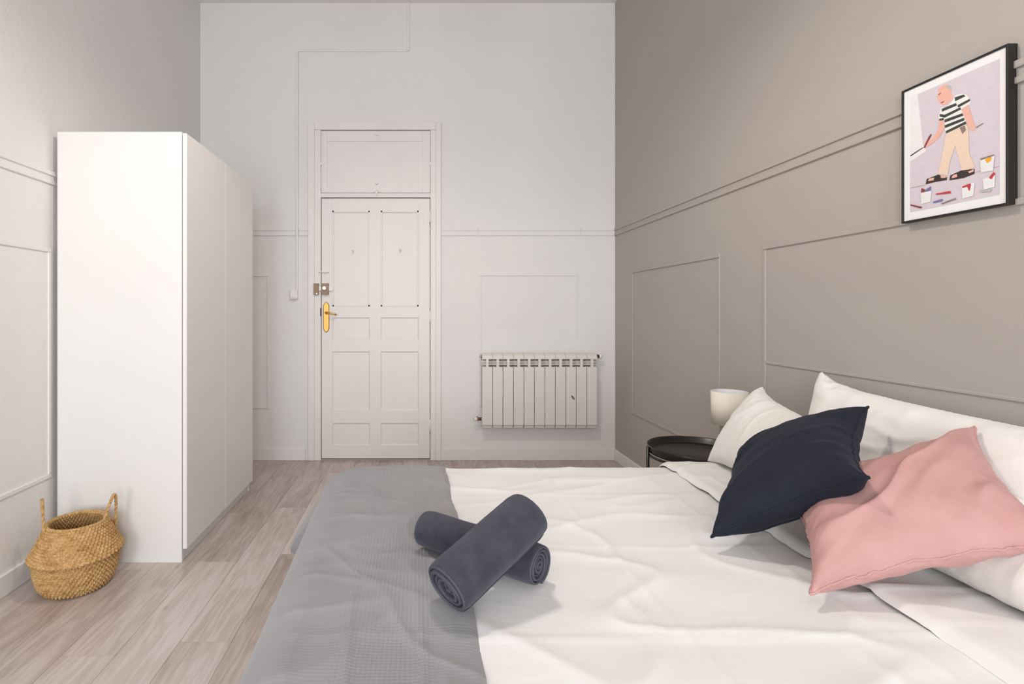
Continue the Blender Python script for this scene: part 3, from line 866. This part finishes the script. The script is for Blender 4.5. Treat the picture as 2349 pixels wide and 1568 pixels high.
# ------------------------------------------------------------------ rolled towels
def towel(A, B, r, label, seed, turns=5.2, squash=0.86):
    A, B = Vector(A), Vector(B)
    ax = (B - A).normalized(); Ln = (B - A).length
    side = ax.cross(Vector((0, 0, 1))).normalized(); up = side.cross(ax).normalized()
    N = 220; gap = r / (turns + 0.35)
    thk = gap * 0.70
    def rad(t):
        return gap * (0.75 + t * turns)
    mb = MB(); NL = 12; NT = N
    def pt(i, k, outer):
        t = i / NT; a = t * turns * 2 * PI + seed
        rr = min(r, rad(t)) - (0 if outer else thk)
        rr = max(0.001, rr + 0.0012 * nz(t * turns * 3 + seed, k * 0.35, seed))
        s = k / NL
        # soft rounded shoulders at the two ends
        tele = 0.006 * nz(t * turns * 1.1 + seed * 2, 1.0 if s < .5 else 6.0, 3.3) + 0.004 * (1 - t)
        l = s * Ln + (tele if s < 0.5 else -tele) * (1 if k in (0, NL) else 0.6)
        endr = 1 - 0.05 * (max(0, 1 - s * 12) ** 2 + max(0, 1 - (1 - s) * 12) ** 2)
        rr *= endr
        return A + ax * l + side * (rr * math.cos(a)) + up * (rr * math.sin(a) * squash)
    ks = [0, .25, .7] + list(range(2, NL - 1)) + [NL - .7, NL - .25, NL]
    rings = []
    for i in range(NT + 1):
        rings.append([pt(i, k, True) for k in ks] + [pt(i, k, False) for k in reversed(ks)])
    mb.loft(rings, True, True, True, True)
    zmin = min(p[2] for p in mb.v)
    c = (A + B) / 2
    o = whole('rolled_towel', mb, M['terry'], (c.x, c.y, zmin), label, 'towel', 'rolled charcoal towels')
    for kk in (0, NL):
        path = [pt(i, kk, True) * 0.5 + pt(i, kk, False) * 0.5 for i in range(0, NT + 1, 2)]
        part('hem', MB().tube(path, thk * 0.42, 6), M['hem'], o)
    return o
towel((0.022, 1.392, 0.606), (0.275, 1.192, 0.604), 0.053, 'charcoal towel roll lying crosswise underneath the other roll', -3.0)
towel((0.060, 1.075, 0.614), (0.255, 1.215, 0.712), 0.062, 'charcoal towel roll resting on top with its spiral end showing', -2.3)

# ------------------------------------------------------------------ night table and lamp
NX, NY, NR, NZ = 1.325, 2.50, 0.222, 0.500
nt_ = thing('night_table', (NX, NY, 0), 'round black metal tray table between the bed and grey wall', 'table')
part('tray', MB().lathe([(0.001, 0.004), (NR - 0.012, 0.004), (NR - 0.004, 0.010), (NR - 0.002, 0.034), (NR + 0.002, 0.036), (NR + 0.003, 0.032), (NR + 0.001, 0.004), (NR - 0.008, -0.002), (0.001, -0.002)], (NX, NY, NZ), 72), M['black'], nt_)
lg = []
for k in range(4):
    a = PI + k * PI / 2 - 0.12
    x, y = NX + (NR + 0.008) * math.cos(a), NY + (NR + 0.008) * math.sin(a)
    if x > XR - 0.022: x = XR - 0.022
    lg.append((x, y))
    leg = MB().tube([(x, y, 0.0), (x, y, NZ + 0.030)], 0.0075, 10)
    part('leg', leg, M['black'], nt_)
part('support_ring', MB().tube([(NX + (NR + 0.004) * math.cos(2 * PI * k / 48) * (0.985), NY + (NR + 0.004) * math.sin(2 * PI * k / 48), NZ - 0.010) for k in range(48)], 0.006, 8, True), M['black'], nt_)
part('cross_bar', MB().tube([(lg[0][0], lg[0][1], 0.06), (lg[2][0], lg[2][1], 0.06)], 0.006, 8), M['black'], nt_)
part('cross_bar', MB().tube([(lg[1][0], lg[1][1], 0.06), (lg[3][0], lg[3][1], 0.06)], 0.006, 8), M['black'], nt_)

LX, LY, LZ = 1.425, 2.425, NZ + 0.0035
lamp = thing('table_lamp', (LX, LY, LZ), 'small cream drum shade table lamp on the black tray table', 'lamp')
part('base', MB().lathe([(0.001, 0), (0.050, 0), (0.052, 0.004), (0.050, 0.010), (0.046, 0.014), (0.043, 0.06), (0.040, 0.15), (0.036, 0.165), (0.012, 0.172), (0.001, 0.173)], (LX, LY, LZ), 40), M['lamp_base'], lamp)
part('stem', MB().cyl((LX, LY, LZ + 0.17), (LX, LY, LZ + 0.215), 0.008, None, 12), M['steel'], lamp)
so = part('shade', MB().lathe([(0.0705, 0.0), (0.0725, 0.0), (0.0765, 0.150), (0.0745, 0.150)], (LX, LY, 0.659), 64).lathe([(0.0745, 0.150), (0.0705, 0.0)], (LX, LY, 0.659), 64, True, 1), [M['shade'], M['shade_in']], lamp)
part('bulb', MB().lathe([(0.010, 0), (0.012, 0.015), (0.024, 0.035), (0.026, 0.05), (0.020, 0.066), (0.001, 0.074)], (LX, LY, LZ + 0.21), 20), M['shade_in'], lamp)
tri = MB()
for k in range(3):
    a = 2 * PI * k / 3
    tri.tube([(LX, LY, 0.674), (LX + 0.072 * math.cos(a), LY + 0.072 * math.sin(a), 0.674)], 0.0015, 6)
part('shade_ring', tri, M['steel'], lamp)

# ------------------------------------------------------------------ basket
BXc, BYc = -1.462, 2.285
bk = thing('basket', (BXc, BYc, 0), 'woven seagrass belly basket with folded middle and rope handles', 'basket')
def woven(prof, sub, n=400, amp=0.0038, cols=104, mi=0):
    # resample the profile and press an over-under weave into it
    pts = []
    for i in range(len(prof) - 1):
        a, b = Vector(prof[i] + (0,)), Vector(prof[i + 1] + (0,))
        k = max(1, int((b - a).length / sub))
        for s in range(k):
            pts.append(a.lerp(b, s / k))
    pts.append(Vector(prof[-1] + (0,)))
    rings = []
    for i, p in enumerate(pts):
        d = pts[min(i + 1, len(pts) - 1)] - pts[max(i - 1, 0)]
        nn = Vector((d.y, -d.x, 0)).normalized()
        row = i / 4.5
        ring = []
        for k in range(n):
            th_ = 2 * PI * k / n
            w = math.sin(cols * th_ / 2 + (PI if int(row) % 2 else 0) + row * 0.6) * amp + amp * 0.8 * math.sin((row % 1.0) * PI)
            w += 0.003 * nz(math.cos(th_) * 1.5, math.sin(th_) * 1.5, p.y * 6)
            r, z = max(0.001, p.x + nn.x * w), p.y + nn.y * w
            ring.append((BXc + r * math.cos(th_), BYc + r * math.sin(th_), max(0.0, z)))
        rings.append(ring)
    return MB().loft(rings, True)
low = [(0.001, 0.004), (0.105, 0.002), (0.124, 0.008), (0.140, 0.030), (0.150, 0.065), (0.156, 0.105), (0.158, 0.132), (0.166, 0.140)]
up_ = [(0.162, 0.138), (0.171, 0.142), (0.174, 0.148), (0.171, 0.156), (0.162, 0.166), (0.150, 0.192), (0.136, 0.222), (0.123, 0.252), (0.114, 0.272), (0.109, 0.276), (0.104, 0.270), (0.112, 0.245), (0.126, 0.205), (0.140, 0.170), (0.144, 0.110), (0.138, 0.04), (0.118, 0.010), (0.001, 0.008)]
part('lower_body', woven(low, 0.0024), M['seagrass'], bk)
part('upper_body', woven(up_, 0.0024), M['seagrass'], bk)
rim = MB()
for s in (0, 1):
    rim.tube([(BXc + (0.110 + 0.003 * math.cos(40 * a + s * PI)) * math.cos(a), BYc + (0.110 + 0.003 * math.cos(40 * a + s * PI)) * math.sin(a), 0.274 + 0.003 * math.sin(40 * a + s * PI)) for a in [2 * PI * k / 240 for k in range(240)]], 0.0042, 6, True)
part('rim', rim, M['rope'], bk)
def handle(ang, spread, lean_out, hgt, twist):
    c, s = math.cos(ang), math.sin(ang)
    rd = Vector((c, s, 0)); tg = Vector((-s, c, 0))
    tgt = (tg * math.cos(twist) + rd * math.sin(twist))
    base_p = Vector((BXc, BYc, 0)) + rd * 0.116
    path = []
    for k in range(61):
        t = k / 60
        a = PI * t
        x = math.cos(a) * spread * (1 if 0.12 < t < 0.88 else 1.0)
        hh = math.sin(a) ** 0.75
        path.append(base_p + tgt * x * (0.55 + 0.45 * (1 - hh)) + rd * lean_out * hh + Vector((0, 0, 0.215 + hgt * hh)))
    mb = MB()
    for ph in (0, PI):
        pp = []
        for i, p in enumerate(path):
            d = (path[min(i + 1, 60)] - path[max(i - 1, 0)]).normalized()
            e1 = d.cross(rd).normalized(); e2 = d.cross(e1)
            w = i * 0.95 + ph
            pp.append(p + (e1 * math.cos(w) + e2 * math.sin(w)) * 0.0032)
        mb.tube(pp, 0.0042, 6)
    # lashings where the rope goes through the wall
    for e in (0, 60):
        mb.tube([path[e] + Vector((0, 0, 0.012 * k)) - rd * 0.010 * (k % 2) for k in range(4)], 0.006, 6)
    part('handle', mb, M['rope'], bk, 'twisted rope handle')
handle(math.radians(210), 0.052, 0.008, 0.170, math.radians(-6))
handle(math.radians(20), 0.044, 0.024, 0.155, math.radians(28))

# ------------------------------------------------------------------ framed print on the grey wall
FY0, FY1, FZ0, FZ1, FXF = 1.380, 1.684, 1.452, 1.871, 1.534
pf = thing('framed_print', (XR, 1.532, FZ0), 'black framed print of a painter in striped shirt on grey wall', 'picture')
b = 0.006
fr = MB()
fr.box(FXF, XR, FY0, FY0 + b, FZ0, FZ1, 0.0008); fr.box(FXF, XR, FY1 - b, FY1, FZ0, FZ1, 0.0008)
fr.box(FXF, XR, FY0 + b, FY1 - b, FZ0, FZ0 + b, 0.0008); fr.box(FXF, XR, FY0 + b, FY1 - b, FZ1 - b, FZ1, 0.0008)
part('frame', fr, M['frame_black'], pf)
MXF = FXF + 0.004
part('mount', MB().box(MXF, MXF + 0.003, FY0 + b - .001, FY1 - b + .001, FZ0 + b - .001, FZ1 - b + .001), Mat('white_mount_board', rgb(238, 236, 236), 0.7).m, pf)
ART = {
'bg':[(0.114,0.927),(0.926,0.916),(0.927,0.076),(0.079,0.071)],
'canvas':[(0.085,0.93),(0.169,0.929),(0.189,0.79),(0.224,0.554),(0.26,0.494),(0.085,0.452)],
'floorline':[(0.088,0.257),(0.252,0.252),(0.252,0.247),(0.088,0.251)],
'floorline2':[(0.724,0.255),(0.926,0.253),(0.926,0.249),(0.724,0.251)],
'head':[(0.365,0.856),(0.382,0.873),(0.38,0.897),(0.402,0.913),(0.439,0.917),(0.488,0.899),(0.511,0.869),(0.507,0.835),(0.524,0.803),(0.509,0.785),(0.466,0.771),(0.429,0.775),(0.398,0.795),(0.377,0.829)],
'hair':[(0.451,0.906),(0.488,0.899),(0.509,0.879),(0.506,0.855),(0.481,0.874)],
'eye':[(0.381,0.864),(0.407,0.87),(0.409,0.865),(0.385,0.858)],
'mouth':[(0.405,0.801),(0.436,0.802),(0.438,0.796),(0.408,0.794)],
'shirt':[(0.41,0.765),(0.459,0.75),(0.521,0.782),(0.545,0.81),(0.604,0.805),(0.649,0.783),(0.688,0.728),(0.67,0.711),(0.607,0.705),(0.646,0.596),(0.456,0.571),(0.438,0.666),(0.388,0.679),(0.386,0.717)],
's1':[(0.539,0.798),(0.621,0.794),(0.638,0.777),(0.544,0.77)],
's2':[(0.416,0.754),(0.553,0.757),(0.561,0.737),(0.419,0.733)],
's2b':[(0.565,0.738),(0.651,0.747),(0.674,0.749),(0.682,0.734),(0.572,0.718)],
's3':[(0.396,0.723),(0.445,0.705),(0.592,0.717),(0.599,0.7),(0.444,0.684),(0.395,0.707)],
's4':[(0.442,0.672),(0.612,0.671),(0.62,0.652),(0.446,0.65)],
's5':[(0.445,0.632),(0.625,0.637),(0.631,0.618),(0.45,0.611)],
's6':[(0.454,0.589),(0.64,0.609),(0.647,0.59),(0.459,0.568)],
's7':[(0.39,0.69),(0.436,0.685),(0.437,0.668),(0.392,0.676)],
'armr':[(0.601,0.699),(0.661,0.714),(0.691,0.641),(0.722,0.555),(0.728,0.527),(0.688,0.536),(0.657,0.58)],
'arml':[(0.394,0.678),(0.444,0.664),(0.442,0.61),(0.391,0.56),(0.32,0.531),(0.274,0.519),(0.234,0.528),(0.249,0.56),(0.327,0.566),(0.377,0.609)],
'brush':[(0.231,0.522),(0.286,0.591),(0.309,0.605),(0.317,0.595),(0.25,0.518)],
'rail':[(0.091,0.498),(0.224,0.528),(0.227,0.523),(0.094,0.489)],
'trousers':[(0.459,0.57),(0.646,0.59),(0.665,0.552),(0.672,0.386),(0.725,0.286),(0.611,0.278),(0.547,0.468),(0.496,0.372),(0.475,0.28),(0.38,0.304),(0.425,0.442)],
'belt':[(0.586,0.58),(0.632,0.583),(0.645,0.551),(0.613,0.529)],
'shoel':[(0.256,0.254),(0.266,0.29),(0.383,0.301),(0.468,0.266),(0.465,0.248),(0.356,0.254)],
'shoer':[(0.492,0.241),(0.499,0.273),(0.6,0.288),(0.719,0.276),(0.719,0.244),(0.622,0.233)],
'toel':[(0.279,0.273),(0.292,0.289),(0.344,0.288),(0.337,0.268)],
'toer':[(0.51,0.251),(0.523,0.27),(0.562,0.272),(0.564,0.251)],
'anklel':[(0.405,0.29),(0.461,0.28),(0.459,0.265),(0.412,0.27)],
'ankler':[(0.663,0.268),(0.714,0.275),(0.713,0.261),(0.674,0.255)],
'cig':[(0.733,0.548),(0.793,0.56),(0.793,0.554),(0.735,0.54)],
'cup1':[(0.205,0.198),(0.318,0.207),(0.306,0.121),(0.211,0.118)],
'cup1b':[(0.21,0.2),(0.31,0.232),(0.313,0.199),(0.25,0.199)],
'cup1c':[(0.207,0.204),(0.214,0.234),(0.251,0.218),(0.245,0.2)],
'cup2':[(0.606,0.184),(0.722,0.185),(0.711,0.101),(0.614,0.095)],
'cup2r':[(0.609,0.179),(0.683,0.187),(0.691,0.178),(0.679,0.137),(0.667,0.145),(0.656,0.169),(0.614,0.166)],
'cup3':[(0.79,0.196),(0.892,0.202),(0.888,0.128),(0.8,0.126)],
'cup3r':[(0.841,0.194),(0.879,0.226),(0.894,0.212),(0.864,0.181)],
'cup3s':[(0.759,0.129),(0.866,0.12),(0.855,0.105),(0.769,0.112)],
'cup4':[(0.766,0.33),(0.889,0.332),(0.876,0.235),(0.776,0.241)],
'cup4d':[(0.77,0.333),(0.885,0.337),(0.885,0.327),(0.772,0.32)],
'cup4y':[(0.808,0.319),(0.866,0.327),(0.86,0.301),(0.828,0.291)],
'b1':[(0.359,0.17),(0.502,0.167),(0.508,0.149),(0.365,0.161)],
'b2':[(0.332,0.117),(0.427,0.124),(0.429,0.107),(0.338,0.106)],
'b3':[(0.414,0.094),(0.554,0.111),(0.558,0.101),(0.42,0.086)],
'b4':[(0.095,0.134),(0.223,0.096),(0.206,0.087),(0.095,0.124)],
}
AC = {'lilac': (216, 204, 212), 'white': (236, 233, 233), 'line': (170, 152, 158), 'skin': (236, 182, 164), 'grey': (190, 186, 186), 'dark': (62, 54, 52),
      'stripe': (60, 64, 62), 'shirt': (238, 238, 232), 'cream': (236, 210, 188), 'shoe': (58, 46, 44), 'red': (196, 62, 66), 'wine': (136, 66, 64), 'blue': (118, 116, 160), 'yellow': (238, 172, 40), 'smudge': (142, 124, 116)}
AK = dict(bg='lilac', canvas='white', floorline='line', floorline2='line', head='skin', hair='grey', eye='dark', mouth='wine', shirt='shirt', armr='skin', arml='skin', brush='wine', rail='dark',
          trousers='cream', belt='smudge', shoel='shoe', shoer='shoe', toel='skin', toer='skin', anklel='skin', ankler='skin', cig='smudge', cup1='white', cup1b='blue', cup1c='wine', cup2='white', cup2r='red',
          cup3='white', cup3r='red', cup3s='grey', cup4='white', cup4d='smudge', cup4y='yellow', b1='red', b2='blue', b3='smudge', b4='wine')
names = list(AC)
mats = []
for k in names:
    mm = Mat('print_' + k, rgb(*AC[k]), 0.55)
    mm.color(mm.ramp(mm.noise(60, 3), [(0.3, rgb(*[max(0, c - 5) for c in AC[k]])), (0.7, rgb(*AC[k]))]))
    mats.append(mm.m)
pr = MB()
for i, (k, pts) in enumerate(ART.items()):
    key = AK.get(k, 'stripe')
    xx = MXF - 0.0002 - 0.00004 * i
    if k == 'bg':
        pts = [(0.085, 0.93), (0.926, 0.93), (0.926, 0.073), (0.085, 0.073)]
    ring = [(xx, FY1 - u * (FY1 - FY0), FZ0 + v * (FZ1 - FZ0)) for u, v in pts]
    # triangulate the outline so that concave shapes fill correctly
    from mathutils.geometry import tessellate_polygon
    tris = tessellate_polygon([[Vector(p) for p in ring]])
    def facing(t):
        a_, b_, c_ = (Vector(ring[j]) for j in t)
        return t if (b_ - a_).cross(c_ - a_).x < 0 else (t[0], t[2], t[1])
    pr.add(ring, [facing(tuple(t)) for t in tris], False, names.index(key))
part('print', pr, mats, pf, 'lilac illustration of a bald painter with brush, sandals and paint pots')

# ------------------------------------------------------------------ pendant lamp that lights the room (above the view)
PX, PY, PZ = 0.0, 1.75, 2.95
pd = thing('pendant_lamp', (PX, PY, ZC), 'white metal dome pendant hanging from the ceiling above the bed foot', 'lamp')
gm = Mat('lit_opal_bulb', rgb(255, 240, 220), 0.4)
gm.b.inputs['Emission Color'].default_value = (1.0, 0.90, 0.80, 1)
gm.b.inputs['Emission Strength'].default_value = 5.0
part('shade', MB().lathe([(0.200, 0.0), (0.196, 0.03), (0.165, 0.085), (0.10, 0.125), (0.03, 0.140), (0.03, 0.136), (0.098, 0.121), (0.162, 0.082), (0.192, 0.028), (0.196, 0.0), (0.200, 0.0)], (PX, PY, PZ), 48), M['plastic'], pd)
part('bulb', MB().lathe([(max(0.001, 0.05 * math.sin(PI * k / 16)), 0.05 - 0.05 * math.cos(PI * k / 16)) for k in range(17)], (PX, PY, PZ + 0.035), 24), gm.m, pd)
part('cord', MB().cyl((PX, PY, PZ + 0.130), (PX, PY, ZC), 0.004, None, 8), M['plastic'], pd)
part('ceiling_rose', MB().lathe([(0.001, -0.03), (0.03, -0.03), (0.05, -0.012), (0.052, 0.0)], (PX, PY, ZC), 32), M['plastic'], pd)
ld = bpy.data.lights.new('pendant_lamp_offscreen', 'SPOT')
ld.energy = LAMP_POWER; ld.color = (1.0, 0.91, 0.82); ld.shadow_soft_size = 0.12
ld.spot_size = math.radians(168); ld.spot_blend = 0.55
lo = bpy.data.objects.new('pendant_lamp_offscreen', ld)
lo.location = (PX, PY, PZ + 0.01)
COL.objects.link(lo)
